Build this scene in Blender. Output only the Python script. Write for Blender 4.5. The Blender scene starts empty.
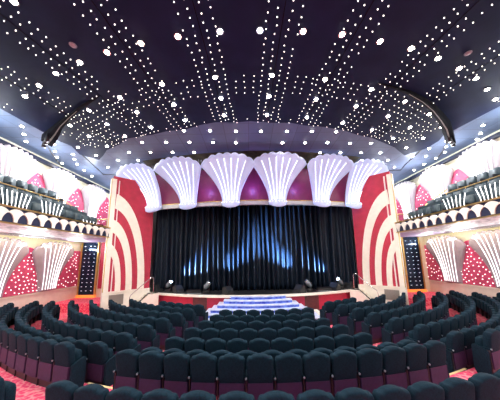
import bpy, math, random
from mathutils import Vector, Matrix
R_ = math.radians
random.seed(7)
C = bpy.context.scene.collection
XR = 0.15          # room axis
# ------------------------------------------------------------------ materials
def mat(name, col, rough=0.6, metal=0.0, emit=None, es=0.0, var=0.0, scale=8.0, sheen=0.0, col2=None, bump=0.0, detail=3, spec=0.5):
    m = bpy.data.materials.new(name); m.use_nodes = True
    nt = m.node_tree; b = nt.nodes['Principled BSDF']
    b.inputs['Base Color'].default_value = (*col, 1); b.inputs['Roughness'].default_value = rough
    b.inputs['Metallic'].default_value = metal; b.inputs['Specular IOR Level'].default_value = spec
    if sheen: b.inputs['Sheen Weight'].default_value = sheen; b.inputs['Sheen Roughness'].default_value = .4
    if emit:
        b.inputs['Emission Color'].default_value = (*emit, 1); b.inputs['Emission Strength'].default_value = es
    tc = nt.nodes.new('ShaderNodeTexCoord'); n = nt.nodes.new('ShaderNodeTexNoise')
    n.inputs['Scale'].default_value = scale; n.inputs['Detail'].default_value = detail
    nt.links.new(tc.outputs['Object'], n.inputs['Vector'])
    if var or col2:
        r = nt.nodes.new('ShaderNodeValToRGB')
        c2 = col2 or tuple(min(1, c*(1+var)) for c in col); c1 = col if col2 else tuple(c*(1-var) for c in col)
        r.color_ramp.elements[0].position = .35; r.color_ramp.elements[1].position = .65
        r.color_ramp.elements[0].color = (*c1, 1); r.color_ramp.elements[1].color = (*c2, 1)
        nt.links.new(n.outputs['Fac'], r.inputs['Fac']); nt.links.new(r.outputs['Color'], b.inputs['Base Color'])
    if bump:
        bp = nt.nodes.new('ShaderNodeBump'); bp.inputs['Strength'].default_value = bump
        nt.links.new(n.outputs['Fac'], bp.inputs['Height']); nt.links.new(bp.outputs['Normal'], b.inputs['Normal'])
    return m
def carpet_mat():
    m = mat('carpet', (.42, .012, .05), .95)
    nt = m.node_tree; b = nt.nodes['Principled BSDF']
    tc = nt.nodes.new('ShaderNodeTexCoord')
    v = nt.nodes.new('ShaderNodeTexVoronoi'); v.inputs['Scale'].default_value = 11
    n = nt.nodes.new('ShaderNodeTexNoise'); n.inputs['Scale'].default_value = 14; n.inputs['Detail'].default_value = 4
    r = nt.nodes.new('ShaderNodeValToRGB'); e = r.color_ramp.elements
    e[0].position = 0; e[0].color = (.12, .03, .20, 1); e[1].position = .22; e[1].color = (.80, .03, .12, 1)
    a = e.new(.6); a.color = (.86, .06, .16, 1); a = e.new(.85); a.color = (.92, .28, .30, 1)
    mx = nt.nodes.new('ShaderNodeMath'); mx.operation = 'MULTIPLY'
    nt.links.new(tc.outputs['Object'], v.inputs['Vector']); nt.links.new(tc.outputs['Object'], n.inputs['Vector'])
    ad = nt.nodes.new('ShaderNodeMath'); ad.operation = 'ADD'
    nt.links.new(v.outputs['Distance'], ad.inputs[0])
    nt.links.new(n.outputs['Fac'], mx.inputs[0]); mx.inputs[1].default_value = .9
    sb = nt.nodes.new('ShaderNodeMath'); sb.operation = 'SUBTRACT'; sb.inputs[1].default_value = .3
    nt.links.new(mx.outputs[0], sb.inputs[0]); nt.links.new(sb.outputs[0], ad.inputs[1])
    nt.links.new(ad.outputs[0], r.inputs['Fac']); nt.links.new(r.outputs['Color'], b.inputs['Base Color'])
    return m
def panel_ceiling_mat():
    m = mat('ceiling_panels', (.42, .46, .56), .45, .1, spec=.35)
    nt = m.node_tree; b = nt.nodes['Principled BSDF']
    tc = nt.nodes.new('ShaderNodeTexCoord'); br = nt.nodes.new('ShaderNodeTexBrick')
    br.inputs['Scale'].default_value = 1.0; br.inputs['Brick Width'].default_value = 1.2; br.inputs['Row Height'].default_value = .9
    br.inputs['Mortar Size'].default_value = .012; br.offset = 0
    br.inputs['Color1'].default_value = (.09, .13, .21, 1); br.inputs['Color2'].default_value = (.12, .16, .25, 1)
    br.inputs['Mortar'].default_value = (.06, .07, .1, 1)
    nt.links.new(tc.outputs['Object'], br.inputs['Vector']); nt.links.new(br.outputs['Color'], b.inputs['Base Color'])
    return m
def marble_mat():
    m = mat('blue_marble', (.2, .3, .8), .3)
    nt = m.node_tree; b = nt.nodes['Principled BSDF']
    tc = nt.nodes.new('ShaderNodeTexCoord'); n = nt.nodes.new('ShaderNodeTexNoise'); n.inputs['Scale'].default_value = 3.5
    n.inputs['Detail'].default_value = 5; n.inputs['Distortion'].default_value = 1.2
    r = nt.nodes.new('ShaderNodeValToRGB'); e = r.color_ramp.elements
    e[0].position = .35; e[0].color = (.01, .03, .42, 1); e[1].position = .66; e[1].color = (.14, .24, .75, 1)
    nt.links.new(tc.outputs['Object'], n.inputs['Vector']); nt.links.new(n.outputs['Fac'], r.inputs['Fac']); nt.links.new(r.outputs['Color'], b.inputs['Base Color'])
    return m
M = dict(
 carpet=carpet_mat(), cpanel=panel_ceiling_mat(), marble=marble_mat(),
 navy=mat('navy_velvet', (.0052, .0185, .031), .8, var=.25, scale=30, sheen=0, bump=.1, spec=.10),
 purple=mat('purple_seat_back', (.026, .007, .048), .7, var=.15, scale=12),
 grey=mat('grey_metal', (.22, .26, .30), .5, .2), teal=mat('teal_vinyl', (.012, .032, .045), .5, var=.2, scale=20),
 dark=mat('canopy', (.010, .018, .056), .6, 0, var=.12, scale=1.5, spec=.10),
 seam=mat('seam_black', (.006, .006, .010), .7, spec=.08), black=mat('black_metal', (.012, .012, .014), .4, var=.2),
 cream=mat('cream_plaster', (.84, .78, .68), .6, var=.04, scale=4), creamw=mat('cream_wall', (.82, .78, .60), .7, var=.04, scale=2),
 white=mat('white_wall', (.85, .84, .80), .7, var=.02), red=mat('red_wall', (.42, .012, .045), .55, var=.12, scale=3),
 pink=mat('pink_panel', (.62, .07, .17), .5, var=.15, scale=5),
 maroon=mat('frieze_maroon', (.20, .014, .085), .45, var=.1, scale=3),
 curtain=mat('stage_curtain', (.0035, .008, .018), .42, var=.3, scale=6, spec=.25),
 gold=mat('gold_metal', (.62, .42, .14), .3, .9, var=.1), goldd=mat('dark_gold', (.09, .08, .03), .35, .7, var=.4, scale=3),
 satin=mat('satin_trim', (.50, .50, .50), .45, .4, var=.05), silver=mat('silver_metal', (.72, .72, .74), .22, 1.0), navyp=mat('navy_paint', (.012, .018, .05), .5, var=.1),
 shell=mat('shell_acrylic', (.44, .52, .76), .5, emit=(.60, .66, 1.0), es=.30), 
 shellw=mat('shell_plaster', (.36, .31, .36), .55, var=.05, scale=3), shellu=mat('shell_plaster_upper', (.50, .45, .47), .55, var=.04),
 tube=mat('light_tube', (1, 1, 1), .4, emit=(1, .98, 1), es=1.3),
 bulb=mat('bulb_glow', (1, 1, 1), .4, emit=(1, .93, .80), es=30.0), star=mat('star_glow', (1, 1, 1), .4, emit=(1, .95, .86), es=3.0),
 rbulb=mat('round_bulb', (1, 1, 1), .4, emit=(1, .93, .95), es=1.6),
 glitter=mat('glitter_soffit', (.95, 1.0, 1.0), .5, 0, col2=(.26, .32, .36), scale=5, bump=.6),
 brown=mat('brown_panel', (.09, .02, .02), .5, var=.2), vent=mat('vent_grey', (.30, .27, .24), .5, .3, var=.1, scale=40),
 yellow=mat('step_nosing', (.75, .58, .28), .6, var=.1), tread=mat('tread_white', (.42, .52, .80), .3, col2=(.75, .80, .92), scale=5), orange=mat('orange_light', (1, .3, .05), .5, emit=(1, .22, .04), es=.9),
 spotglow=mat('spot_lens', (1, 1, 1), .3, emit=(.6, .8, 1), es=14.0), pit=mat('stage_deck', (.010, .010, .012), .45),
 bwall=mat('dark_back_wall', (.10, .08, .09), .8), crystal=mat('crystal', (.8, .85, .95), .15, .6, var=.1),
 speck=mat('speck_light', (.6, .75, .9), .4, emit=(.6, .8, 1), es=.55), glass=mat('smoke_glass', (.008, .02, .05), .1, .4), lav=mat('lavender_deck', (.45, .36, .55), .5, var=.06),
)
for k in ('tube', 'bulb', 'star', 'rbulb', 'shell', 'orange', 'spotglow'):
    M[k].cycles.emission_sampling = 'NONE'
# ------------------------------------------------------------------ mesh helpers
class MB:
    def __init__(s): s.v = []; s.f = []
    def add(s, vs, fs):
        o = len(s.v); s.v += [tuple(p) for p in vs]; s.f += [tuple(i+o for i in f) for f in fs]; return s
    def box(s, x0, x1, y0, y1, z0, z1):
        return s.add([(x, y, z) for x in (x0, x1) for y in (y0, y1) for z in (z0, z1)],
                     [(0, 1, 3, 2), (4, 6, 7, 5), (0, 4, 5, 1), (2, 3, 7, 6), (0, 2, 6, 4), (1, 5, 7, 3)])
    def bar(s, a, b, w, h=None):
        h = h or w; a = Vector(a); b = Vector(b); d = (b-a).normalized()
        u = d.cross(Vector((0, 0, 1)));  u = Vector((1, 0, 0)) if u.length < 1e-3 else u.normalized(); v = d.cross(u)
        return s.add([p+u*i*w/2+v*j*h/2 for p in (a, b) for i, j in ((-1, -1), (1, -1), (1, 1), (-1, 1))],
                     [(0, 1, 2, 3), (7, 6, 5, 4), (0, 4, 5, 1), (1, 5, 6, 2), (2, 6, 7, 3), (3, 7, 4, 0)])
    def tube(s, pts, r, n=8):
        pts = [Vector(p) for p in pts]; k = len(pts); vs = []; fs = []
        for i, p in enumerate(pts):
            d = (pts[min(i+1, k-1)]-pts[max(i-1, 0)]).normalized()
            u = d.cross(Vector((.13, .97, .2))).normalized(); w = d.cross(u)
            rr = r[i] if isinstance(r, (list, tuple)) else r
            vs += [p+(u*math.cos(2*math.pi*j/n)+w*math.sin(2*math.pi*j/n))*rr for j in range(n)]
        for i in range(k-1):
            fs += [(i*n+j, i*n+(j+1) % n, (i+1)*n+(j+1) % n, (i+1)*n+j) for j in range(n)]
        fs += [tuple(range(n))[::-1], tuple((k-1)*n+j for j in range(n))]
        return s.add(vs, fs)
    def prism(s, pts, d, axis='y', o=0.0):
        """outline pts (a,b); extruded along axis from o to o+d"""
        n = len(pts)
        def q(a, b, t): return (a, t, b) if axis == 'y' else ((a, b, t) if axis == 'z' else (t, a, b))
        return s.add([q(a, b, o) for a, b in pts]+[q(a, b, o+d) for a, b in pts],
                     [tuple(range(n)), tuple(range(2*n-1, n-1, -1))]+[(i, n+i, n+(i+1) % n, (i+1) % n) for i in range(n)])
    def loft(s, loops, close=True):
        n = len(loops[0]); vs = [p for l in loops for p in l]; fs = []
        for i in range(len(loops)-1):
            fs += [(i*n+j, i*n+(j+1) % n, (i+1)*n+(j+1) % n, (i+1)*n+j) for j in range(n)]
        fs += [tuple(range(n))[::-1], tuple((len(loops)-1)*n+j for j in range(n))]
        return s.add(vs, fs)
    def sphere(s, c, r, n=8, m=5, hz=1.0):
        vs = [(c[0], c[1], c[2]+r*hz)]; fs = []
        for i in range(1, m):
            a = math.pi*i/m
            vs += [(c[0]+r*math.sin(a)*math.cos(2*math.pi*j/n), c[1]+r*math.sin(a)*math.sin(2*math.pi*j/n), c[2]+r*hz*math.cos(a)) for j in range(n)]
        vs.append((c[0], c[1], c[2]-r*hz)); L = len(vs)-1
        fs += [(0, 1+j, 1+(j+1) % n) for j in range(n)]
        for i in range(m-2): fs += [(1+i*n+j, 1+(i+1)*n+j, 1+(i+1)*n+(j+1) % n, 1+i*n+(j+1) % n) for j in range(n)]
        fs += [(L, 1+(m-2)*n+(j+1) % n, 1+(m-2)*n+j) for j in range(n)]
        return s.add(vs, fs)
    def data(s, name, m, smooth=False):
        me = bpy.data.meshes.new(name); me.from_pydata(s.v, [], s.f); me.materials.append(m)
        if smooth:
            me.polygons.foreach_set('use_smooth', [True]*len(me.polygons))
        me.update()
        import bmesh
        b = bmesh.new(); b.from_mesh(me); bmesh.ops.recalc_face_normals(b, faces=b.faces); b.to_mesh(me); b.free()
        return me
    def build(s, name, m, parent=None, smooth=False, world=False):
        if world and parent:
            l = parent.location if not parent.parent else parent.parent.location; s.v = [(a-l[0], b-l[1], c-l[2]) for a, b, c in s.v]
        o = bpy.data.objects.new(name, s.data(name, m, smooth)); C.objects.link(o)
        if parent: o.parent = parent
        return o
def smooth_angle(o, deg=40):
    me = o.data
    try: me.set_sharp_from_angle(angle=R_(deg))
    except Exception: pass
def tag(o, label, cat, group=None, kind=None):
    o['label'] = label; o['category'] = cat
    if group: o['group'] = group
    if kind: o['kind'] = kind
    return o
def thing(name, label, cat, loc=(0, 0, 0), rz=0, group=None):
    o = bpy.data.objects.new(name, None); C.objects.link(o); o.empty_display_size = .2
    o.location = loc; o.rotation_euler = (0, 0, rz); return tag(o, label, cat, group)
def struct(name, mb, m, smooth=False):
    o = mb.build(name, m, None, smooth); o['kind'] = 'structure'; return o
def copy_tree(o, parent=None):
    c = o.copy(); C.objects.link(c)
    if parent: c.parent = parent
    for ch in o.children: copy_tree(ch, c)
    return c
ORD = ['zeroth', 'first', 'second', 'third', 'fourth', 'fifth', 'sixth', 'seventh', 'eighth', 'ninth', 'tenth', 'eleventh', 'twelfth', 'thirteenth', 'fourteenth',
       'fifteenth', 'sixteenth', 'seventeenth', 'eighteenth', 'nineteenth', 'twentieth', 'twenty-first', 'twenty-second', 'twenty-third', 'twenty-fourth', 'twenty-fifth', 'twenty-sixth', 'twenty-seventh', 'twenty-eighth']
# ------------------------------------------------------------------ camera
F, PITCH, ROLL = 230., R_(9.67), R_(1.0)
E0 = Vector((0, 0, 3.05))
fw = Vector((0, math.cos(PITCH), math.sin(PITCH))); u0 = Vector((0, -math.sin(PITCH), math.cos(PITCH))); r0 = Vector((1, 0, 0))
rt = r0*math.cos(ROLL)-u0*math.sin(ROLL); up = u0*math.cos(ROLL)+r0*math.sin(ROLL)
cam = bpy.data.cameras.new('camera'); co = bpy.data.objects.new('camera', cam); C.objects.link(co)
cam.sensor_fit = 'HORIZONTAL'; cam.sensor_width = 36; cam.lens = 36*F/500; cam.shift_y = 19/500; cam.clip_end = 200; cam.clip_start = .05
mw = Matrix(((rt.x, up.x, -fw.x, E0.x), (rt.y, up.y, -fw.y, E0.y), (rt.z, up.z, -fw.z, E0.z), (0, 0, 0, 1)))
co.matrix_world = mw; bpy.context.scene.camera = co
def on_plane(u, v, z):            # a measured position on a horizontal plane
    r = fw+rt*(u-250)/F-up*(v-219)/F; return E0+r*((z-E0.z)/r.z)

# ------------------------------------------------------------------ room shell
CX, CY = .3, 17.5       # centre of the seating rings
WL, WR = -12.5, 12.8    # side walls
CZ = 9.3                # panel ceiling
def arc(r, a0, a1, n, k=.065):
    out = []
    for i in range(n+1):
        t = a0+(a1-a0)*i/n; rr = r*(1+k*(math.sin(R_(t))**2-.117)); out.append((CX+rr*math.sin(R_(t)), CY-rr*math.cos(R_(t))))
    return out
fl = MB(); fl.add([(WL-.3, -7, 0), (WR+.3, -7, 0), (WR+.3, 22, 0), (WL-.3, 22, 0)], [(0, 1, 2, 3)])
a_in = arc(12.16, -80, 80, 64); a_out = [(CX+26*math.sin(R_(t)), CY-26*math.cos(R_(t))) for t in [-80+160*i/64 for i in range(65)]]
a_out = [(max(WL-.2, min(WR+.2, x)), max(-6.9, y)) for x, y in a_out]
n = 65
fl.add([(x, y, .15) for x, y in a_in]+[(x, y, .15) for x, y in a_out]+[(x, y, 0) for x, y in a_in],
       [(i, i+1, n+i+1, n+i) for i in range(n-1)]+[(i, 2*n+i, 2*n+i+1, i+1) for i in range(n-1)])
struct('floor', fl, M['carpet'])
struct('ceiling', MB().box(WL-.3, WR+.3, -7, 22, CZ, CZ+.2), M['cpanel'])
struct('wall_left', MB().box(WL-.3, WL, -7, 22, 0, CZ), M['creamw'])
struct('wall_right', MB().box(WR, WR+.3, -7, 22, 0, CZ), M['creamw'])
struct('wall_back', MB().box(WL-.3, WR+.3, -7.3, -7, 0, CZ), M['creamw'])
struct('wall_front', MB().box(WL-.3, WR+.3, 22, 22.3, 0, CZ), M['white'])
PL, PR = (XR-8.40, 13.4), (XR+8.40, 13.4)      # outer corners of the proscenium wings
IL, IR = (XR-6.62, 15.12), (XR+6.70, 15.12)    # inner corners at the curtain
for s, nm, W in ((-1, 'left', WL), (1, 'right', WR)):
    # dado
    a, b = sorted((W, W-s*.08)); mb = MB().box(a, b, -7, 17, 0, 1.22); a, b = sorted((W, W-s*.13)); mb.box(a, b, -7, 17, 1.22, 1.30)
    struct('baseboard_'+nm, mb, M['cream'])
    # end wall under the balcony and the wall that runs back from the pilaster
    P = PL if s < 0 else PR
    a, b = sorted((W, P[0])); struct('wall_end_'+nm, MB().box(a, b, 17, 17.3, 0, 4.4), M['creamw'])
    a, b = sorted((P[0]-s*.02, P[0]-s*.25)); struct('wall_wing_'+nm, MB().box(a, b, 13.6, 22, 0, 7.9), M['white'])
    # dark cornice line on top of the side wall
    a, b = sorted((W, W-s*.22)); struct('trim_1' if s < 0 else 'trim_2', MB().box(a, b, -7, 22, 8.90, 9.10), M['navyp'])
# ------------------------------------------------------------------ starry canopy (dark ceiling)
POLY = []
def inside(x, y, P):
    c = False; n = len(P)
    for i in range(n):
        (x1, y1), (x2, y2) = P[i], P[i-1]
        if (y1 > y) != (y2 > y) and x < (x2-x1)*(y-y1)/(y2-y1)+x1: c = not c
    return c
def canopy():
    C2 = (.2, 22.2); RA = 14.9
    ar = [(C2[0]+RA*math.sin(R_(t)), C2[1]-RA*math.cos(R_(t))) for t in [-42+84*i/40 for i in range(41)]]
    rear = [(-10.0, -6.9)]+[(-10.0, 8.4)]+[p for p in ar if -10 < p[0] < 10.6]+[(10.6, 8.8), (10.6, -6.9)]
    o = MB().prism(rear, .08, 'z', 9.18).build('ceiling', M['dark']); o['kind'] = 'structure'
    fr = [(-9.6, 11.6), (-9.9, 12.6), (-9.3, 13.4), (-8.6, 12.75), (-8.0, 12.1), (-6.94, 11.5), (-6.2, 10.9), (-4.84, 10.6), (-4.0, 10.3), (-3.01, 10.15), (-2.2, 9.8), (-1.5, 9.62), (-.7, 9.66), (.08, 9.58), (1.0, 9.72),
          (1.92, 9.75), (2.67, 10.0), (3.6, 10.15), (4.76, 10.5), (5.6, 10.95), (6.47, 11.25), (7.4, 11.8), (8.4, 12.4), (9.1, 13.0), (9.7, 13.5), (10.4, 12.6), (10.4, 11.7)]
    fr = [p for p in ar if -10.4 < p[0] < 10.9]+fr[::-1]
    POLY.extend([rear, fr])
    o = MB().prism(fr, .07, 'z', 9.20).build('ceiling', M['dark']); o['kind'] = 'structure'
canopy()
BAND = [-8.3, -5.97, -3.60, -1.27, .95, 3.05, 5.55, 7.9]    # where the radial star bands cross y = 5.5
def bandx(b, y): return .2+(b-.2)*(36-y)/30.5
for i, b in enumerate(BAND):
    y1 = min(7.35+.035*b*b+0.0, 9.6)
    mb = MB().prism([(bandx(b, -6)-.012, -6), (bandx(b, -6)+.012, -6), (bandx(b, 10.2)+.012, 9.4+.03*b*b), (bandx(b, 10.2)-.012, 9.4+.03*b*b)], .01, 'z', 9.172)
    o = mb.build('trim_%d' % (i+3), M['seam']); o['kind'] = 'structure'
stars = []
def star(x, y): stars.append((x, y))
for b in BAND:
    y = 4.15; k = 0
    yend = 9.45+.055*b*b
    while y < yend:
        for q, off in enumerate((-.44, -.17, .17, .44)):
            yy = y+(.13 if q % 2 else 0)
            if random.random() < .95:
                star(bandx(b, yy)+off+random.uniform(-.03, .03), yy+random.uniform(-.03, .03))
        y += .23 if y < 7 else .25
C2 = (.2, 22.2)
for rr in (15.3, 15.05, 14.78, 14.5):
    n = int(rr*R_(76)/.3)
    for i in range(n):
        t = R_(-38+76*(i+.5*(rr > 15.1 or 14.6 < rr < 14.9))/n); x = C2[0]+rr*math.sin(t)
        if random.random() < .82: star(x+random.uniform(-.03, .03), C2[1]-rr*math.cos(t)+random.uniform(-.03, .03))
for rr in (12.85, 12.6):     # along the wavy front edge
    for i in range(34):
        t = R_(-36+72*i/33); star(C2[0]+rr*math.sin(t), C2[1]-rr*math.cos(t))
for s in (-1, 1):            # along the outer edge of the canopy
    for i in range(26):
        y = 4.2+i*.17; star((-9.75 if s < 0 else 10.35)-s*.25*(i % 3)*.6, y)
    for i in range(60):
        star(s*random.uniform(7.0, 9.0)+.2, random.uniform(10.2, 11.8))
OK = []
for x, y in stars:
    if any(inside(x, y, P) for P in POLY) and all((x-a)**2+(y-b)**2 > .018 for a, b in OK): OK.append((x, y))
OK.sort(key=lambda p: p[0]**2+p[1]**2)
sm = MB().sphere((0, 0, 0), .017, 7, 4).data('star_light', M['star'])
for i, (x, y) in enumerate(OK[:300]):
    o = bpy.data.objects.new('star_light', sm); C.objects.link(o); o.location = (x, y, 9.168)
    j = min(range(8), key=lambda j: abs(x-bandx(BAND[j], y)))
    d = abs(x-bandx(BAND[j], y))
    nm = ORD[j+1]
    if d < .56:
        lab = 'tiny warm pinpoint light in the %s starry strip from left on dark ceiling' % nm; g = 'pinpoint lights in the %s starry strip' % nm
    else:
        lab = 'tiny warm pinpoint light between the %s and next starry strips of dark ceiling' % nm; g = 'pinpoint lights beside the %s starry strip' % nm
    tag(o, lab, 'light', g)
mb = MB()
for x, y in OK[300:]: mb.sphere((x, y, 9.168), .017, 6, 4)
tag(mb.build('star_light', M['star']), 'hundreds of tiny pinpoint lights covering the dark ceiling nearer the stage', 'light', kind='stuff')
# ------------------------------------------------------------------ round downlights
BULB = {
 'the row nearest the camera': [(14, 1), (25, 96), (39, 85), (56, 73), (80, 62), (107, 52), (141, 43), (178, 36), (220, 31), (260, 30), (303, 31), (342, 34), (380, 41), (411, 48), (438, 58), (459, 68), (476, 78), (487, 89), (495, 99)],
 'the second row from the camera': [(70, 125), (89, 110), (120, 97), (162, 84), (215, 77), (272, 75), (325, 79), (371, 89), (405, 101), (429, 114), (441, 127)],
 'the third row from the camera': [(89, 136), (107, 124), (137, 112), (174, 104), (221, 98), (269, 96), (316, 99), (356, 106), (388, 116), (410, 127), (423, 138)],
 'the row along the dark canopy edge': [(78, 147), (96, 155), (107, 146), (125, 136), (151, 127), (185, 120), (224, 115), (267, 114.5), (307, 117), (343, 122.5), (372, 129.5), (393, 138), (406, 147.5), (412.5, 156)],
 'the near row of the grey front ceiling': [(142, 142), (184, 130.5), (210, 130.5), (236, 131), (261, 131), (287, 131), (312, 131), (336, 131.5)],
 'the middle row of the grey front ceiling': [(129, 152), (166, 142), (189.5, 142), (213, 142), (236, 142.5), (282.5, 142.5), (305, 142.5), (327.5, 142.5), (350, 143), (371, 143)],
 'the far row of the grey front ceiling': [(108, 167), (118, 160), (138, 160), (150.5, 152), (172.5, 152), (194, 152), (320, 152.5), (340.5, 152.5), (361, 152.5), (380.5, 152.5), (388, 160), (394.5, 167)],
 'the bright ceiling strip beside the left wall': [(22, 118), (22, 126), (24, 134), (26, 141), (54, 144), (55, 151), (57, 157), (60, 139), (62, 163), (73, 154), (74.5, 159), (77, 164), (84, 170), (92, 176)],
 'the bright ceiling strip beside the right wall': [(426, 156), (429, 148), (445, 152), (446, 140.5), (446, 146.5), (483, 125), (480.5, 133), (477, 139), (472.5, 147), (436, 158), (424, 164), (414, 170)],
}
bl = None; LP = []
for row, pts in BULB.items():
    z = 9.17 if ('camera' in row or 'canopy' in row) else CZ
    pts = sorted(pts)
    for i, (u, v) in enumerate(pts):
        p = on_plane(u, v, z)
        if row.startswith('the bright') and not (WL+.15 < p.x < WR-.15): continue
        if bl is None:
            bl = thing('ceiling_downlight', '', 'light')
            MB().tube([(0, 0, 0), (0, 0, -.02)], .105, 16).build('rim', M['silver'], bl)
            MB().sphere((0, 0, -.02), .072, 12, 6, .55).build('bulb', M['bulb'], bl, True); t = bl
        else: t = copy_tree(bl)
        t.location = p; side = 'left'
        small = 'strip' in row
        nm = ORD[i+1]
        t['label'] = ('round glowing downlight, %s from left, in %s' % (nm, row)); t['group'] = 'downlights in '+row
        LP.append((p, row))
for i, (p, row) in enumerate(LP):
    l = bpy.data.lights.new('downlight_lamp', 'SPOT'); l.energy = 80 if 'camera' in row or 'canopy' in row else 40
    l.color = (1, .93, .84); l.spot_size = R_(150); l.spot_blend = .8; l.shadow_soft_size = .06
    o = bpy.data.objects.new('downlight_lamp', l); C.objects.link(o); o.location = (p.x, p.y, p.z-.12)
# ------------------------------------------------------------------ curved lighting troughs and ceiling furniture
def trough(side, pts, label):
    # pts: (x, y, drop) along the slot
    t = thing('lighting_trough', label, 'lighting trough', (pts[0][0], pts[0][1], 9.17))
    L = []
    for i, (x, y, d) in enumerate(pts):
        a = pts[max(0, i-1)]; b = pts[min(len(pts)-1, i+1)]; tx, ty = b[0]-a[0], b[1]-a[1]; q = math.hypot(tx, ty); nx, ny = -ty/q, tx/q
        w = .01+.40*d
        L.append([(x-nx*w, y-ny*w, 9.18), (x-nx*w, y-ny*w, 9.18-d), (x+nx*w, y+ny*w, 9.18-d*.7), (x+nx*w, y+ny*w, 9.18)])
    MB().loft(L).build('housing', M['seam'], t, world=True)
    mb = MB(); sgn = 1
    for (l0, l1) in zip(L[2:-1], L[3:]):
        def mid(l, f, dz): a, b = Vector(l[1]), Vector(l[2]); return a.lerp(b, f)+Vector((0, 0, dz))
        mb.add([mid(l0, .42, -.006), mid(l0, .58, -.006), mid(l1, .58, -.006), mid(l1, .42, -.006)], [(0, 1, 2, 3)])
        mb.add([mid(l0, .42, -.012), mid(l0, .58, -.012), mid(l1, .58, -.012), mid(l1, .42, -.012)], [(3, 2, 1, 0)])
    mb.build('liner', M['vent'], t, world=True)
    x, y, d = pts[-1]
    for k in range(3):
        s = MB().tube([(x-side*.3*k-.0, y-.1-.25*k, 9.0), (x-side*.3*k, y-.12-.25*k, 9.18-d-.14)], [.06, .09], 10); o = s.build('spotlight', M['black'], t, True, world=True)
    return t
trough(-1, [(-5.6, 7.75, .02), (-6.3, 8.1, .08), (-7.0, 8.5, .10), (-7.7, 8.95, .13), (-8.4, 9.4, .22), (-9.0, 9.85, .36), (-9.5, 10.2, .46), (-9.95, 10.5, .50)],
       'black curved lighting trough in the dark ceiling at left above the balcony')
trough(1, [(4.7, 7.35, .02), (5.4, 7.55, .08), (6.1, 7.8, .13), (6.9, 8.2, .18), (7.7, 8.7, .24), (8.5, 9.3, .32), (9.3, 9.95, .40), (10.1, 10.75, .45), (10.6, 11.25, .46)],
      'black curved lighting trough in the dark ceiling at right above the balcony')
for s, u, v in ((-1, 73, 45), (1, 468, 53)):
    p = on_plane(u, v, 9.17)
    t = thing('ceiling_sensor', 'small round pinkish ceiling sensor on the dark ceiling at %s' % ('left' if s < 0 else 'right'), 'sensor', p)
    MB().tube([(0, 0, 0), (0, 0, -.04)], [.08, .06], 14).build('dome', M['shellw'], t, True); MB().tube([(0, 0, 0), (0, 0, -.015)], .10, 14).build('rim', M['grey'], t)
def ctrim(pts, k):
    o = MB().tube([(x, y, CZ-.01) for x, y in pts], .035, 6).build('trim_%d' % k, M['black']); o['kind'] = 'structure'
ctrim([(-10.1, 10.6), (-10.65, 11.1), (-11.3, 12.2), (-12.0, 13.5), (-12.45, 14.5)], 11)
ctrim([(10.7, 11.4), (11.2, 12.1), (11.9, 13.3), (12.5, 14.6)], 12)
ctrim([(-9.9, 12.7), (-10.5, 15.2), (-10.68, 16.0), (-9.5, 16.2)], 13)
ctrim([(10.3, 12.7), (10.9, 15.2), (11.2, 16.2), (10.0, 16.3)], 14)
# ------------------------------------------------------------------ shells
def shell(t, wb, wt, h, lobes, body, tube, dep=.25, flare=.6, p=2.2, tr=.022, base=None, ntube=None, tilt_scal=.12, flute=.05, lean=0.0):
    """scallop shell: local x across, +y out of the wall, z up"""
    nu, nv = lobes*6, 22; fr = []; bk = []
    def P(s, tt, back=False):
        hw = wb+(wt-wb)*tt**p
        f = (s+1)/2*lobes; q = abs(math.sin(math.pi*f))
        top = h*(1-.17*s*s*s*s-.03*s*s)-tilt_scal*(1-q)*min(1, 1.2*h/3)
        y = dep*(1-s*s)*(.6+.4*tt)+flare*tt**2+flute*q*(.3+tt)
        if back: y -= .10
        return (s*hw+lean*tt**2, y, top*tt)
    for j in range(nv+1):
        for i in range(nu+1): fr.append(P(-1+2*i/nu, j/nv))
    for j in range(nv+1):
        for i in range(nu+1): bk.append(P(-1+2*i/nu, j/nv, True))
    n = nu+1; o = len(fr); fs = []
    for j in range(nv):
        for i in range(nu):
            a = j*n+i; fs.append((a, a+1, a+n+1, a+n)); fs.append((o+a, o+a+n, o+a+n+1, o+a+1))
    for i in range(nu): fs.append((i, o+i, o+i+1, i+1)); a = nv*n+i; fs.append((a, a+1, o+a+1, o+a))
    for j in range(nv): a = j*n; fs.append((a, a+n, o+a+n, o+a)); a = j*n+nu; fs.append((a, o+a, o+a+n, a+n))
    sb = MB().add(fr+bk, fs).build('shell_body', M[body], t, True)
    nt = ntube or lobes-2
    for k in range(nt):
        s = -1+2*(k+1)/(nt+1)
        s = -1+2*(k+1)/lobes if base else -1+2*(round((s+1)/2*lobes-.5)+.5)/lobes
        pts = [Vector(P(s, .03+.90*q/14))+Vector((0, .02, 0)) for q in range(15)]
        MB().tube(pts, tr, 6).build('light_tube', M[tube], sb, True)
    if base:
        L = []
        for z, m in ((-.10, .80), (-.08, .98), (0, 1.06), (.12, 1.06), (.16, 1.0)):
            L.append([(wb*m*math.cos(a), .02+(dep+.10)*m*math.sin(a), z-.20*math.sin(a)*(z < .1)) for a in [math.pi*i/16 for i in range(17)]])
        bc = MB().loft(L).build('base_collar', M[base], t, True)
        for k in range(9):
            a = math.pi*(k+.5)/9
            MB().sphere((wb*1.08*math.cos(a), .02+(dep+.1)*1.08*math.sin(a), .09-.06*math.sin(a)), .02, 6, 4).build('bulb', M['rbulb'], bc)
DX = [(-6.30, 14.75, 14, .70, 1.40), (-3.85, 14.05, 8, .30, 1.5), (-1.15, 13.7, 3, .02, 1.6), (1.72, 13.7, -3, .02, 1.6), (4.50, 14.05, -8, -.25, 1.5), (6.78, 14.75, -14, -.6, 1.40)]
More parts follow.
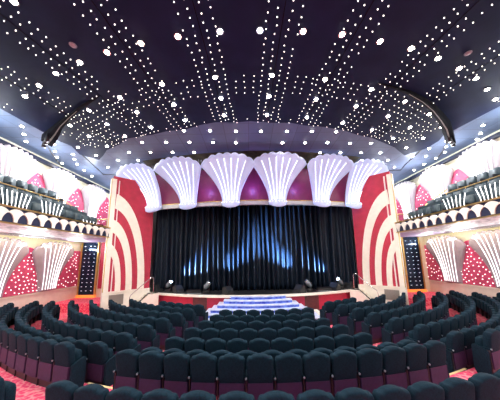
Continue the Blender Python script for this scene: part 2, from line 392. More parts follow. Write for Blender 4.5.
nm6 = ['leftmost glowing white scallop shell over the red striped wing', 'second glowing white scallop shell from left above the stage curtain', 'third glowing white scallop shell from left, just left of centre stage',
       'fourth glowing white scallop shell from left, just right of centre stage', 'fifth glowing white scallop shell from left above the stage curtain', 'rightmost glowing white scallop shell over the red striped wing']
for (x, y, a, ln, wt_), lab in zip(DX, nm6):
    t = thing('shell_lamp', lab, 'shell lamp', (x, y, 6.34), math.pi-R_(a), 'shell lamps over the stage')
    shell(t, .52, wt_, 2.66, 7, 'shell', 'tube', dep=.30, flare=1.15, p=2.0, tr=.017, base='shell', ntube=6, tilt_scal=.09, flute=.02, lean=ln)
# ------------------------------------------------------------------ proscenium: frieze, trim, wings
fa = []
for i in range(33):
    s = -1+2*i/32; fa.append((XR+6.95*s, 13.95+1.15*abs(s)**1.8))
def ribbon(pts, z0, z1, dy):
    n = len(pts); vs = [(x, y, z0) for x, y in pts]+[(x, y, z1) for x, y in pts]+[(x, y+dy, z0) for x, y in pts]+[(x, y+dy, z1) for x, y in pts]
    fs = []
    for i in range(n-1): fs += [(i, i+1, n+i+1, n+i), (2*n+i, 3*n+i, 3*n+i+1, 2*n+i+1), (i, 2*n+i, 2*n+i+1, i+1), (n+i, n+i+1, 3*n+i+1, 3*n+i)]
    fs += [(0, n, 3*n, 2*n), (n-1, 3*n-1, 4*n-1, 2*n-1)]
    return MB().add(vs, fs)
fz = thing('stage_frieze', 'curved maroon and violet frieze behind the row of glowing shells', 'frieze', (XR, 14, 6.2))
ribbon(fa, 6.6, 8.75, .12).build('frieze_panel', M['maroon'], fz, world=True)
ribbon([(x, y-.06) for x, y in fa], 6.34, 6.62, .25).build('bottom_trim', M['satin'], fz, world=True)
ribbon([(x, y-.08) for x, y in fa], 6.57, 6.62, .25).build('gold_bead', M['gold'], fz, world=True)
ribbon([(x, y+.02) for x, y in fa], 8.75, 9.28, .12).build('top_band', M['goldd'], fz, world=True)
MB().prism([(x, y-1.25) for x, y in fa]+[(x, y) for x, y in fa[::-1]], .02, 'z', 9.275).build('soffit_strip', M['goldd'], fz, world=True)
# crystal drops hanging between ceiling and frieze
cr = MB()
for i in range(150):
    s = random.uniform(-1, 1); x = XR+6.7*s; y = 13.55+1.15*abs(s)**1.8+random.uniform(-.25, .15); l = random.uniform(.12, .45)
    cr.tube([(x, y, CZ-.03), (x, y, CZ-l), (x, y, CZ-l-.06)], [.006, .02, .004], 5)
tag(cr.build('crystal_drops', M['crystal']), 'fringe of small hanging crystal drops above the stage shells', 'crystal fringe', kind='stuff')
def frame(P, I):
    d = Vector((I[0]-P[0], I[1]-P[1], 0)); return math.atan2(d.y, d.x), d.length
for s, P, I, nm in ((-1, PL, IL, 'left'), (1, PR, IR, 'right')):
    ang, W = frame(P, I); o = s    # local y * o points to the audience
    t = thing('proscenium_wing', 'red wing wall with cream curved stripes on the %s side of the stage' % nm, 'wing wall', (P[0], P[1], 0), ang)
    a, b = sorted((0, -o*.2))
    MB().box(.0, W, a, b, 1.3, 8.15).build('red_panel', M['red'], t)
    def band(ao, bo, ai, bi):
        pts = [(ao*math.cos(R_(q)), 1.32+bo*math.sin(R_(q))**.94) for q in range(0, 86, 4)]
        pin = [(ai*math.cos(R_(q)), 1.32+bi*math.sin(R_(q))**.94) for q in range(0, 86, 4)]
        pts = [(.16, pts[-1][1]) if x < .16 else (x, z) for x, z in pts]; pin = [(.16, z) if x < .16 else (x, z) for x, z in pin]
        a = 0 if o > 0 else -.04
        MB().prism(pts+pin[::-1], .04, 'y', a).build('cream_stripe', M['cream'], t)
    band(2.12, 5.75, 1.72, 4.85); band(1.40, 4.15, 1.06, 3.4); band(.79, 2.7, .50, 2.1)
    a, b = sorted((o*.10, -o*.2)); MB().box(-.12, .15, a, b, 0, 7.95).build('pilaster', M['cream'], t)
    a, b = sorted((o*.12, o*.08)); MB().box(-.14, -.10, a, b, 1.3, 7.95).build('gold_edge', M['gold'], t)
    a, b = sorted((o*.05, -o*.2)); MB().box(.15, W+.02, a, b, 0, 1.22).build('base', M['cream'], t)
    a, b = sorted((o*.09, -o*.2)); MB().box(.10, W+.02, a, b, 1.22, 1.31).build('ledge', M['cream'], t)
    g = MB(); a, b = sorted((o*.055, o*.075)); g.box(.22, .98, a, b, .55, 1.12)
    for k in range(9): a, b = sorted((o*.07, o*.10)); g.box(.24, .96, a, b, .58+k*.06, .60+k*.06)
    g.build('vent_grille', M['vent'], t)
    # stage stair in front of the base with sloping side and handrails
    dd = Vector((I[0]-P[0], I[1]-P[1], 0)).normalized(); nn = Vector((dd.y*(-1)*s*-1, 0, 0))
    st = thing('stage_stair', 'cream side stair rising to the %s end of the stage with silver handrail' % nm, 'stair', (P[0], P[1], 0), ang)
    for k in range(6):
        a, b = sorted((o*.12, o*.92)); x0 = 1.15+k*.2
        MB().box(x0, W+.12, a, b, k*.165, (k+1)*.165).build('step', M['cream'], st)
    a, b = sorted((o*.92, o*1.0))
    MB().prism([(1.05, 0), (1.05, .12), (2.05, 1.02), (W+.2, 1.02), (W+.2, 0)], .08, 'y', a).build('side_panel', M['cream'], st)
    y = o*.97
    MB().bar((.95, y, .14), (2.05, y, 1.10), .05, .05).add(*(lambda m: (m.v, m.f))(MB().bar((2.05, y, 1.10), (W+.15, y, 1.10), .05, .05))).build('capping', M['black'], st)
    MB().tube([(1.05, y, .3), (1.05, y, 1.0), (1.10, y, 1.12), (2.15, y, 1.98), (2.26, y, 2.02), (2.34, y, 1.94), (2.36, y, 1.1)], .022, 8).build('handrail', M['silver'], st, True)
# ------------------------------------------------------------------ stage
def stage_edge(r, n=28, a0=-36.3, a1=36.3):
    return [(XR+.1+r*math.sin(R_(a0+(a1-a0)*i/n)), 25.3-r*math.cos(R_(a0+(a1-a0)*i/n))) for i in range(n+1)]
sg = thing('stage', 'black stage with cream curved lip and red front panels', 'stage', (XR, 15, 0))
e = stage_edge(12.1)
cl = [(x, y) for x, y in e if abs(x-XR) < 7.3]
MB().prism([(XR-6.6, 17)]+[(x, y+.35) for x, y in cl if abs(x-XR) < 6.6]+[(XR+6.6, 17)], .02, 'z', .985).build('deck', M['pit'], sg, world=True)
ribbon([(x, y) for x, y in cl], .90, 1.0, .5).build('lip', M['cream'], sg, world=True)
ribbon([(x, y+.18) for x, y in cl], 0, .90, .2).build('front_panel', M['red'], sg, world=True)
for s in (-1, 1):
    seg = [(x, y+.15) for x, y in stage_edge(12.1, 120) if 2.75 < s*(x-XR-.1) < 3.75]
    ribbon(seg, .02, .88, .06).build('brown_panel', M['brown'], sg, world=True)
wb = MB().box(XR-7.2, XR+7.2, 17.02, 17.2, 0, CZ); struct('wall_stage', wb, M['bwall'])
ss = thing('stage_steps', 'blue and white marbled curved steps at the centre of the stage', 'steps', (.35, 12.5, 0))
for k in range(6):
    z1 = .995-.166*k; hw = 1.55+.30*k; yf = 12.98-.31*k
    pts = [(.35+hw*q/10, yf+.30*(abs(q)/10)**2) for q in range(-10, 11)]
    MB().prism([(.35+hw*1.0, 13.7), (.35-hw*1.0, 13.7)][::-1]+pts[::1] if False else pts+[(.35+hw, 13.55), (.35-hw, 13.55)], .045, 'z', z1-.045).build('tread', M['tread'], ss, world=True)
    MB().prism([(x, y+.03) for x, y in pts]+[(.35+hw-.03, 13.55), (.35-hw+.03, 13.55)], .12, 'z', z1-.165).build('riser', M['marble'], ss, world=True)
for s in (-1, 1):
    MB().prism([(.35+s*3.05, 13.5), (.35+s*3.05, 11.5), (.35+s*3.3, 11.5), (.35+s*3.3, 13.5)], .18, 'z', 0).build('cheek', M['cream'], ss, world=True)
# curtain
xs = []; x = -6.62
while x < 6.85: xs.append(x); x += .035
rnd = [random.uniform(.26, .46) for _ in range(60)]; amp = [random.uniform(.08, .20) for _ in range(60)]
def fold(x, zt):
    a = x+6.6; i = 0
    while a > rnd[i]: a -= rnd[i]; i += 1
    A = amp[i]*.5+amp[i+1]*.5 if a > rnd[i]*.5 else amp[i]
    return -amp[i]*(2*((1+math.cos(2*math.pi*(a/rnd[i]+.5)))/2)**1.9-1)*(1-.2*zt)
zs = [1.0+5.75*j/16 for j in range(17)]
vs = []; fs = []
for j, z in enumerate(zs):
    for i, x in enumerate(xs):
        zt = j/16; vs.append((XR+x+.03*math.sin(3*zt+x*2), 15.55+fold(x, zt)+.02*math.sin(5*zt+x*7), z))
n = len(xs)
for j in range(16): fs += [(j*n+i, j*n+i+1, (j+1)*n+i+1, (j+1)*n+i) for i in range(n-1)]
cu = MB().add(vs, fs).build('stage_curtain', M['curtain'], None, True)
so = cu.modifiers.new('thick', 'SOLIDIFY'); so.thickness = .012
tag(cu, 'wide black velvet stage curtain in deep folds with blue light streaks', 'curtain')
# stage equipment
def wedge(x, y, rz, lab):
    t = thing('monitor_speaker', lab, 'speaker', (x, y, 1.006), rz, 'floor monitors on the stage')
    MB().prism([(-.26, 0), (.26, 0), (.20, .16), (-.04, .44), (-.20, .38)], .56, 'x', -.28).build('cabinet', M['black'], t)
    MB().prism([(.203, .19), (-.025, .455), (-.037, .44), (.19, .17)], .48, 'x', -.24).build('grille', M['vent'] if False else M['pit'], t)
    return t
def py(x): return 25.3-math.sqrt(12.1**2-(x-XR-.1)**2)+.7
for x, r, l in ((-6.05, 20, 'black wedge floor monitor nearest the left end of the stage'), (-4.55, 15, 'black wedge floor monitor right of the left glowing stage light'), (-1.35, -5, 'black wedge floor monitor left of the blue centre steps'),
                (2.85, 8, 'black wedge floor monitor right of the blue centre steps'), (5.2, -15, 'black wedge floor monitor left of the right glowing stage light'), (6.35, -20, 'black wedge floor monitor nearest the right end of the stage')):
    wedge(x, py(x)-.05, R_(-90-35) if x < 0 else R_(90+35), l)
for x, l in ((-3.45, 'low flat black equipment case on the left half of the stage'), (4.45, 'low flat black equipment case on the right half of the stage')):
    t = thing('equipment_case', l, 'case', (x, py(x), 1.006)); MB().box(-.42, .42, -.14, .14, .03, .20).build('case_body', M['black'], t)
    MB().box(-.43, .43, -.15, .15, .0, .03).build('skid', M['grey'], t); MB().box(-.43, .43, -.15, .15, .20, .23).build('lid', M['seam'], t)
for x, lit, sgn, l in ((-5.35, 1, 1, 'moving head stage light, glowing, at the left end of the stage'), (-2.7, 0, 1, 'unlit moving head stage light left of the centre steps'), (3.5, 0, -1, 'unlit moving head stage light right of the centre steps'), (5.75, 1, -1, 'moving head stage light, glowing, at the right end of the stage')):
    y = py(x)+.1
    t = thing('stage_light', l, 'stage light', (x, y, 1.006), 0, 'moving head lights on the stage')
    MB().box(-.17, .17, -.14, .14, 0, .14).build('base', M['black'], t)
    yk = MB(); yk.box(-.18, -.15, -.05, .05, .14, .52); yk.box(.15, .18, -.05, .05, .14, .52); yk.box(-.18, .18, -.05, .05, .14, .18); yk.build('yoke', M['black'], t)
    h = MB().tube([(-sgn*.12, .05, .28), (0, 0, .44), (sgn*.16, -.14, .60), (sgn*.20, -.17, .64)], [.09, .15, .12, .12], 12).build('head', M['grey'], t, True)
    h2 = MB().tube([(sgn*.20, -.17, .641), (sgn*.21, -.18, .65)], .085, 12).build('lens', M['spotglow'] if lit else M['silver'], t, True)
# ------------------------------------------------------------------ side walls: bulb panels and shells
def egg(w, h, n=14, sharp=1.0):
    """pointed arch outline, base on z=0"""
    pts = [(-w/2*.92, 0), (-w/2, h*.25)]
    for i in range(1, n): a = i/n; pts.append((-w/2*math.cos(a*math.pi/2)**.9, h*(.25+.75*math.sin(a*math.pi/2)**sharp)))
    pts.append((0, h)); return pts+[(-x, z) for x, z in pts[-2::-1]]
def bulb_panel(side, y, z0, pts, label, m, nb, inside, w, h, dense=False):
    X = (WL+.02) if side < 0 else (WR-.02)
    t = thing('bulb_display', label, 'bulb panel', (X, y, z0), R_(-90 if side < 0 else 90))
    pn = MB().prism(pts, .05, 'y', 0).build('panel', m, t)
    got = []; k = 0
    while len(got) < nb and k < 6000:
        k += 1; x = random.uniform(-w/2, w/2); z = random.uniform(.06, h)
        if inside(x, z) and all((x-a)**2+(z-b)**2 > .030 for a, b in got): got.append((x, z))
    for x, z in got: MB().sphere((x, .07, z), .030, 7, 4).build('bulb', M['rbulb'], pn)
    return t
def in_egg(w, h): return lambda x, z: z < h*.97 and abs(x) < (w/2-.08 if z < h*.25 else w/2*max(0, 1-((z/h-.25)/.75)**1.7)-.05)
for s, X, off, nm in ((-1, WL, 0, 'left'), (1, WR, .5, 'right')):
    rz = R_(-90 if s < 0 else 90)
    bulb_panel(s, 12.9+off, 1.32, egg(2.25, 2.55), 'arched red panel of round bulbs between two shells, lower %s wall' % nm, M['pink'], 66, in_egg(2.2, 2.5), 2.2, 2.5)
    bulb_panel(s, 16.0+off*.3, 1.32, [(-.95, 0), (.95, 0), (.95, 2.45), (-.95, 2.45)] , 'rectangular red panel of round bulbs next to the blue doorway, %s wall' % nm, M['pink'], 46, lambda x, z: (x > -.2 if s > 0 else x < .2) or z < 1 or True, 1.7, 2.3)
    for y, d in ((11.25, 'nearest the camera'), (14.5, 'beside the blue doorway')):
        t = thing('wall_shell', 'grey mauve scallop shell with white light tubes, lower %s wall, %s' % (nm, d), 'wall shell', (X-s*.06, y+off, 1.32), rz, 'lower wall shells')
        shell(t, .70, 1.50, 2.95, 9, 'shellw', 'tube', dep=.25, flare=.25, p=2.0, tr=.018, ntube=7, flute=.03)
    # upper level
    for y, h, d in ((12.9, 2.3, 'nearest the camera'), (15.9, 2.4, 'in the middle'), (19.3, 2.6, 'nearest the stage')):
        bulb_panel(s, y+off, 5.9, egg(1.9 if y > 13 else 1.35, h), 'pink arched bulb panel above the %s balcony, %s' % (nm, d), M['pink'], 26, in_egg(1.9 if y > 13 else 1.35, h), 1.8, h)
    for y, d in ((11.3, 'nearest the camera'), (14.4, 'in the middle'), (17.6, 'nearest the stage')):
        t = thing('wall_shell', 'bright white scallop shell above the %s balcony, %s' % (nm, d), 'wall shell', (X-s*.06, y+off, 5.9), rz, 'upper wall shells')
        shell(t, .62, 1.40, 3.0, 9, 'shellu', 'tube', dep=.25, flare=.2, p=2.6, tr=.022, ntube=7)
    # doorway panel with rows of lights at the end wall
    x0, x1 = (-12.25, -11.15) if s < 0 else (11.15, 12.25)
    t = thing('illuminated_doorway', 'tall dark blue panel with rows of small white lights, gold frame, %s of the stage' % nm, 'light panel', ((x0+x1)/2, 17, .55))
    bk = MB().box(x0, x1, 16.9, 17, .6, 4.38).build('backing', M['glass'], t, world=True)
    for c in range(3):
        for r in range(12):
            z = .95+r*.285; xx = x0+.22+c*.33+random.uniform(-.04, .04)
            MB().box(xx-.035, xx+.035, 16.87, 16.9, z, z+.035).build('small_light', M['speck'], bk, world=True)
    f = MB(); f.box(x0-.09, x0, 16.86, 17, .55, 4.38); f.box(x1, x1+.09, 16.86, 17, .55, 4.38); f.build('gold_frame', M['gold'], t, world=True)
    MB().box(x0-.09, x1+.09, 16.8, 17, .50, .68).build('orange_sill', M['orange'], t, world=True)
    a, b = (-10.95, -8.62) if s < 0 else (8.92, 10.95)
    o = MB().box(a, b, 16.93, 17, 1.1, 4.38).build('trim_%d' % (15 if s < 0 else 16), M['red']); o['kind'] = 'structure'
    a, b = (WL, -8.6) if s < 0 else (8.9, WR)
    o = MB().box(a, b, 14.6, 17, 0, .5).build('floor_landing_'+nm, M['carpet']); o['kind'] = 'structure'
# ------------------------------------------------------------------ balconies
def star_seat():
    t = thing('balcony_chair', '', 'seat')
    MB().loft([[(x*m, y, z) for x, z in ((-.25, .40), (-.26, .7), (-.25, .93), (-.2, 1.0), (.2, 1.0), (.25, .93), (.26, .7), (.25, .40))] for y, m in ((-.12, .93), (-.08, 1), (.0, .97))]).build('backrest', M['teal'], t, True)
    MB().box(-.25, .25, -.02, .42, .34, .46).build('seat', M['teal'], t)
    MB().box(-.29, -.25, -.08, .38, 0, .62).build('armrest', M['black'], t)
    return t
bs = None
for s, W, nm in ((-1, WL, 'left'), (1, WR, 'right')):
    Xf = XR+s*8.36
    bal = thing('balcony', '%s balcony with gold rims and a frieze of cream fans on navy' % nm, 'balcony', (Xf, 10, 4.37))
    def bx(d0, d1, y0, y1, z0, z1, mb=None):
        a, b = sorted((Xf+s*d0, Xf+s*d1)); return (mb or MB()).box(a, b, y0, y1, z0, z1)
    wid = abs(W-Xf)
    bx(.06, wid, -6.9, 13.38, 4.42, 4.52).build('deck', M['lav'], bal, world=True)
    bx(wid*.0+.3, wid, 13.38, 21.9, 4.42, 4.52).build('rear_deck', M['lav'], bal, world=True)
    bx(.0, .08, -6.9, 13.38, 4.40, 4.92).build('fascia', M['navyp'], bal, world=True)
    bx(-.05, .12, -6.9, 13.38, 4.90, 4.96).build('top_rail', M['gold'], bal, world=True)
    bx(-.03, .10, -6.9, 13.38, 4.35, 4.40).build('bottom_rim', M['gold'], bal, world=True)
    bx(.02, 2.85, -6.9, 13.38, 4.37, 4.42).build('glitter_soffit', M['glitter'], bal, world=True)
    # lip at the back of the soffit (cove)
    bx(2.78, 2.9, -6.9, 13.38, 4.30, 4.44).build('cove_lip', M['silver'], bal, world=True)
    per = .52; k = 0; y = 13.10
    while y > 6.2:
        pts = [(a*.26, .285+.125*math.cos(a*math.pi/2)**.7) if abs(a) < 1 else (a*.26, .285) for a in [q/8 for q in range(-8, 9)]]
        sd = [(.26-.20*max(0, 1-(z/.285)**2.1)**.7, z) for z in (.25, .2, .15, .1, .05, 0)]
        pts += sd+[(-x, z) for x, z in sd[::-1]]
        a = Xf-s*.04
        mb = MB().prism([(y+p, 4.42+z*1.12) for p, z in pts], .04, 'x', min(a, Xf))
        mb.build('fan_ornament', M['cream'], bal, world=True); y -= per
    # tiers
    for i, (d0, d1, z) in enumerate(((1.15, 2.25, 5.15), (2.25, 3.3, 6.0), (3.3, wid, 6.1))):
        bx(d0, d1 if i < 2 else wid, 4.0, 13.9, 4.52, z).build('tier', M['bwall'], bal, world=True)
    bx(1.1, 1.16, 4, 12.9, 5.1, 5.75).build('tier_rail', M['teal'], bal, world=True)
    # gold railings at the stage end
    g = MB()
    for yy in (13.3,):
        g.tube([(Xf+s*.2, yy, 5.45), (Xf+s*3.6, yy, 5.45)], .03, 6); g.tube([(Xf+s*.2, yy, 5.05), (Xf+s*3.6, yy, 5.05)], .02, 6)
        for q in range(7): g.tube([(Xf+s*(.2+q*.56), yy, 4.52), (Xf+s*(.2+q*.56), yy, 5.45)], .02, 6)
    g.tube([(Xf+s*1.2, 13.3, 5.45), (Xf+s*2.2, 13.3, 6.2), (Xf+s*3.3, 13.3, 6.9)], .03, 6)
    g.build('gold_railing', M['gold'], bal, world=True)
    g = MB(); g.tube([(Xf+s*2.2, 4, 6.35), (Xf+s*2.2, 12.2, 6.35)], .025, 6)
    for q in range(8): g.tube([(Xf+s*2.2, 4.3+q*1.12, 5.15), (Xf+s*2.2, 4.3+q*1.12, 6.35)], .018, 6)
    g.build('gold_railing', M['gold'], bal, world=True)
    # added glowing bars and mounts imitating shell tube reflections in balcony glass
    for yc, nb, hgt, d in ((8.2, 7, .95, 'nearest the camera'), (9.75, 6, .9, 'in the middle'), (12.2, 5, .5, 'nearest the stage')):
        t = thing('reflection_bar_fan', 'fan of white bars imitating shell tube reflections on the %s balcony, %s' % (nm, d), 'imitated reflection', (Xf+s*.38, yc, 4.66), 0, 'reflection bar fans on the balconies')
        MB().box(-.03, .03, -.55, .55, -.14, .05).build('mount', M['gold'], t)
        for q in range(nb):
            f = (q/(nb-1)-.5)*2
            MB().tube([(0, f*.40, .05), (0, f*.43, .05+hgt*.5), (0, f*.55, hgt)], .015, 6).build('reflection_bar', M['tube'], t, True)
    # seats
    for ri, (d, z, ya, yb) in enumerate(((.75, 4.52, 7.0, 13.0), (1.85, 5.15, 7.6, 12.9), (2.95, 6.0, 8.4, 12.6))):
        y = yb; k = 1
        while y > ya:
            if bs is None: bs = star_seat(); t = bs
            else: t = copy_tree(bs)
            t.location = (Xf+s*d, y, z); t.rotation_euler = (0, 0, R_(90 if s > 0 else -90))
            t['label'] = 'dark teal seat, %s from the stage end, %s tier of the %s balcony' % (ORD[k], ('front', 'middle', 'top')[ri], nm)
            t['group'] = 'seats on the %s balcony' % nm; y -= .58; k += 1
# ------------------------------------------------------------------ theatre seats
def rounded(pts, rad): return pts
def top_outline(w, z0, z1, n=18):
    """three lobed top outline, clockwise from bottom left"""
    pts = [(-w*.90, z0), (-w*.96, z0+.12), (-w, z0+.30)]
    for i in range(n+1):
        a = -1+2*i/n; x = a*w
        q = abs(a); zz = z1-.034*(min(q, .62)/.62)**2-(.016*(1-math.cos(math.pi*min(1, max(0, (q-.5)/.22))))/2)-.065*max(0, (q-.82)/.18)**2.4
        pts.append((x, zz))
    return pts+[(w, z0+.30), (w*.96, z0+.12), (w*.90, z0)]
def make_seat():
    t = thing('theatre_seat', '', 'seat')
    o = top_outline(.264, .50, 1.05, 22); cx, cz = 0, .78; L = []
    for y, m in ((-.075, .80), (-.105, .90), (-.09, .975), (-.05, 1.0), (0, 1.0), (.04, .97), (.06, .86), (.062, .6)):
        L.append([(cx+(x-cx)*m, y-.12*((cz+(z-cz)*m)-.5)+.02, cz+(z-cz)*m) for x, z in o])
    L[0] = [(x, y-.035, z) for x, y, z in L[0]]
    a = MB().loft(L).build('backrest', M['navy'], t, True)
    MB().loft([[(x*m, y, z) for x, z in ((-.242, .17), (-.242, .54), (.242, .54), (.242, .17))] for y, m in ((-.10, .97), (-.085, 1), (.0, 1))]).build('lower_back', M['purple'], t)
    MB().box(-.235, .235, -.06, .02, 0, .20).build('plinth', M['black'], t)
    sl = []
    for y, m in ((.06, .85), (.08, .97), (.17, 1.0), (.215, .95), (.225, .8)):
        sl.append([(x*m, y-.04*(z-.5), .60+(z-.60)*m) for x, z in ((-.2, .40), (-.235, .46), (-.235, .76), (-.2, .82), (0, .835), (.2, .82), (.235, .76), (.235, .46), (.2, .40))])
    MB().loft(sl).build('seat', M['navy'], t, True)
    ar = MB(); ar.box(-.292, -.258, -.12, .22, .60, .645); ar = ar.build('armrest', M['navy'], t)
    MB().box(-.285, -.265, -.08, .10, 0, .60).build('leg', M['black'], t)
    MB().tube([(-.275, -.125, .63), (-.275, -.10, .63)], .02, 8).build('armrest_cap', M['grey'], ar)
    return t
seat = None
def end_panel(t, sd):
    x = .30*sd
    pts = [(-.06, .0), (-.07, .56), (.0, .61), (.20, .68), (.25, .65), (.26, .10), (.22, 0)]
    MB().prism(pts, .05, 'x', x-.025).build('end_panel', M['navy'], t)
def put_row(r, a0, a1, z, labf, grp, ends=(0, 0), k=.065, count_from=0):
    """seats every .55 m from angle a0 towards a1 (degrees)"""
    global seat
    a = a0; i = 1; sg_ = 1 if a1 > a0 else -1; last = None
    seats = []
    while (a-a1)*sg_ <= .01:
        rr = r*(1+k*(math.sin(R_(a))**2-.117)); seats.append((a, rr)); a += sg_*math.degrees(.552/rr)
    for i, (a, rr) in enumerate(seats):
        if seat is None: seat = make_seat(); t = seat
        else: t = copy_tree(seat)
        x = CX+rr*math.sin(R_(a)); y = CY-rr*math.cos(R_(a))
        # normal of the ellipse-like ring
        e_ = .2; r2 = r*(1+k*(math.sin(R_(a+e_))**2-.117)); x2 = CX+r2*math.sin(R_(a+e_)); y2 = CY-r2*math.cos(R_(a+e_))
        t.location = (x, y, z); t.rotation_euler = (0, 0, math.atan2(y2-y, x2-x))
        t['label'] = labf(i+1, len(seats)); t['group'] = grp
        if i == 0 and ends[0]: PEND.append((t, -sg_))
        if i == len(seats)-1 and ends[1]: PEND.append((t, sg_))
PEND = []
RW = [None, 12.55, 11.97, 11.2, 10.35, 9.53, 8.72, 7.88, 7.1]
def rown(k): return {1: 'rearmost', 2: 'second from rear', 3: 'third from rear', 4: 'fourth from rear', 5: 'fifth from rear', 6: 'sixth from rear', 7: 'seventh from rear', 8: 'frontmost'}[k]
CEN = {1: (-13.3, 18.2), 2: (-12.6, 17.0), 3: (-11.9, 15.8), 4: (-11.4, 15.6), 5: (-10.9, 14.9), 6: (-10.3, 14.6), 7: (-9.7, 14.4)}
for k, (a0, a1) in CEN.items():
    rn = rown(k) if k < 7 else 'frontmost'
    put_row(RW[k], a0, a1, .15 if k == 1 else 0, lambda i, n, rn=rn: 'navy velvet theatre seat, %s from left, %s row of the centre block' % (ORD[i], rn), 'seats of the centre block', (1, 1), k=0.0)
LA = {1: (-21.7, -63), 2: (-20.3, -67.5), 3: (-20.3, -67), 4: (-20.7, -65), 5: (-20.9, -62), 6: (-21.2, -60), 7: (-21.8, -54), 8: (-22.0, -44)}
RA = {1: (26.7, 66), 2: (24.9, 71), 3: (24.5, 72), 4: (25.1, 69), 5: (25.4, 68), 6: (26.4, 64), 7: (26.8, 57), 8: (27.1, 44)}
for D, nm in ((LA, 'left'), (RA, 'right')):
    for k, (a0, a1) in D.items():
        rn = rown(k)
        put_row(RW[k], a0, a1, .15 if k == 1 else 0, lambda i, n, rn=rn, nm=nm: 'navy velvet theatre seat, %s from the aisle, %s row of the %s block' % (ORD[i], rn, nm), 'seats of the %s block' % nm, (1, 1))
put_row(13.86, -13.6, 18.3, .15, lambda i, n: 'navy theatre seat seen from behind, %s from left, row across the photo bottom' % ORD[i], 'seats of the nearest row', (1, 1), k=0.0)
put_row(14.0, -19.6, -20.5, .15, lambda i, n: 'navy theatre seat cut by the lower left corner of the photo', 'seats beside the nearest aisle', (0, 0), k=0.0)
for t, sd in PEND: end_panel(t, sd)
# yellow step nosings in the two aisles
for (a0, a1, r, z, l) in ((-20.6, -14.9, 12.13, .152, 'yellow nosing strip on the left aisle step'), (-19.6, -14.6, 11.68, .002, 'yellow strip on the left aisle floor before the step'),
                          (19.8, 25.2, 12.13, .152, 'yellow nosing strip on the right aisle step'), (18.4, 23.4, 11.68, .002, 'yellow strip on the right aisle floor before the step')):
    i_ = arc(r, a0, a1, 8, 0.0); o_ = arc(r+.06, a0, a1, 8, 0.0)
    tag(MB().prism(i_+o_[::-1], .008, 'z', z).build('step_nosing', M['yellow']), l, 'nosing strip')
# ------------------------------------------------------------------ lights
def area(name, loc, size, energy, col, rot, sy=None):
    l = bpy.data.lights.new(name, 'AREA'); l.energy = energy; l.color = col; l.shape = 'RECTANGLE'; l.size = size; l.size_y = sy or size
    o = bpy.data.objects.new(name, l); C.objects.link(o); o.location = loc; o.rotation_euler = rot; return o
def point(name, loc, energy, col, r=.05):
    l = bpy.data.lights.new(name, 'POINT'); l.energy = energy; l.color = col; l.shadow_soft_size = r
    o = bpy.data.objects.new(name, l); C.objects.link(o); o.location = loc
BEAM = 90
def spot(name, loc, tgt, energy, col, size, blend=.5, r=.05):
    l = bpy.data.lights.new(name, 'SPOT'); l.energy = energy*BEAM if name == 'stage_beam' else energy; l.color = col; l.spot_size = R_(size); l.spot_blend = blend; l.shadow_soft_size = r
    o = bpy.data.objects.new(name, l); C.objects.link(o); o.location = loc
    o.rotation_euler = (Vector(tgt)-Vector(loc)).to_track_quat('-Z', 'Y').to_euler()
for s, W in ((-1, WL), (1, WR)):
    Xf = XR+s*8.36
    for y in (6, 9, 12, 15, 18.5):
        point('cove_lamp', (W-s*1.6, y, 8.3), 150, (.88, .93, 1.0), .1)      # washes wall and ceiling edge
    area('under_balcony_strip', (W-s*1.1, 6, 4.28), .12, 170, (1, .92, .55), (0, R_(-35*s), 0), 21)
    area('under_balcony_cove', (W-s*.45, 6, 3.9), .08, 900, (.90, .98, 1), (0, R_(125*s), 0), 21)
for x, e, c in ((-2.7, 13, (.35, .28, 1)), (.2, 18, (.35, .28, 1)), (3.0, 13, (.35, .28, 1)), (-5.3, 1, (1, .5, .6)), (5.7, 1, (1, .5, .6))):
    yy = 13.95+1.15*abs((x-XR)/6.95)**1.8
    point('frieze_lamp', (x, yy-.55, 7.3), e*1.5, c, .12)
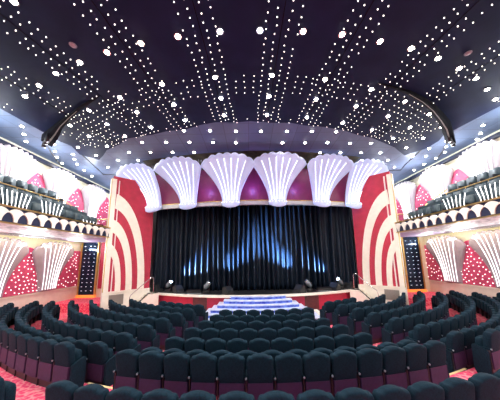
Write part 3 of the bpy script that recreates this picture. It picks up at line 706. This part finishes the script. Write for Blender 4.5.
BL = (-4.95, py(-5.35)-.2, 1.70); BM = (-2.3, py(-2.7)-.2, 1.70); BN = (3.1, py(3.5)-.2, 1.70); BR = (5.35, py(5.75)-.2, 1.70)
for a, tg, e in ((BL, (-3.8, 15.5, 2.7), 200), (BL, (-2.6, 15.5, 3.0), 160), (BM, (-1.2, 15.5, 2.9), 120), (BM, (.2, 15.5, 3.9), 220), (BN, (2.3, 15.5, 2.9), 110), (BN, (1.3, 15.5, 3.6), 190),
                 (BR, (4.3, 15.5, 2.7), 160), (BR, (3.3, 15.5, 3.1), 200)):
    spot('stage_beam', a, tg, e, (.36, .62, 1.0), 34, 1.0, .03)
for s in (-1, 1):
    spot('fascia_fill_spot', (s*2.0, 9.0, 9.05), (s*8.4, 10.5, 4.3), 700, (1, .95, .88), 55, .9, .1)  # added fill that brightens the balcony fascia, no fixture hangs here
    spot('fascia_fill_spot', (s*2.0, 6.5, 9.05), (s*8.4, 7.5, 4.3), 500, (1, .95, .88), 50, .9, .1)
    spot('wing_wash', (s*5.0, 6.5, 9.0), (s*7.6, 14.2, 4.0), 500, (1, .93, .88), 50, .8, .1)
for x in (-8, -3, 3, 8):
    for y in (-4.5, -.5, 3.2):
        l = bpy.data.lights.new('rear_downlight_lamp', 'SPOT'); l.energy = 330; l.color = (.86, .94, 1); l.spot_size = R_(140); l.spot_blend = .8; l.shadow_soft_size = .08
        o = bpy.data.objects.new('rear_downlight_lamp', l); C.objects.link(o); o.location = (x, y, 9.05)
w = bpy.data.worlds.new('world'); bpy.context.scene.world = w; w.use_nodes = True
w.node_tree.nodes['Background'].inputs[0].default_value = (.5, .5, .65, 1); w.node_tree.nodes['Background'].inputs[1].default_value = .05
sc = bpy.context.scene
sc.view_settings.view_transform = 'Standard'; sc.view_settings.look = 'None'; sc.view_settings.gamma = 1; sc.view_settings.use_curve_mapping = False
sc.view_settings.exposure = 0.3
sc.cycles.use_denoising = True; sc.cycles.use_light_tree = True; sc.cycles.max_bounces = 6; sc.cycles.sample_clamp_indirect = 4
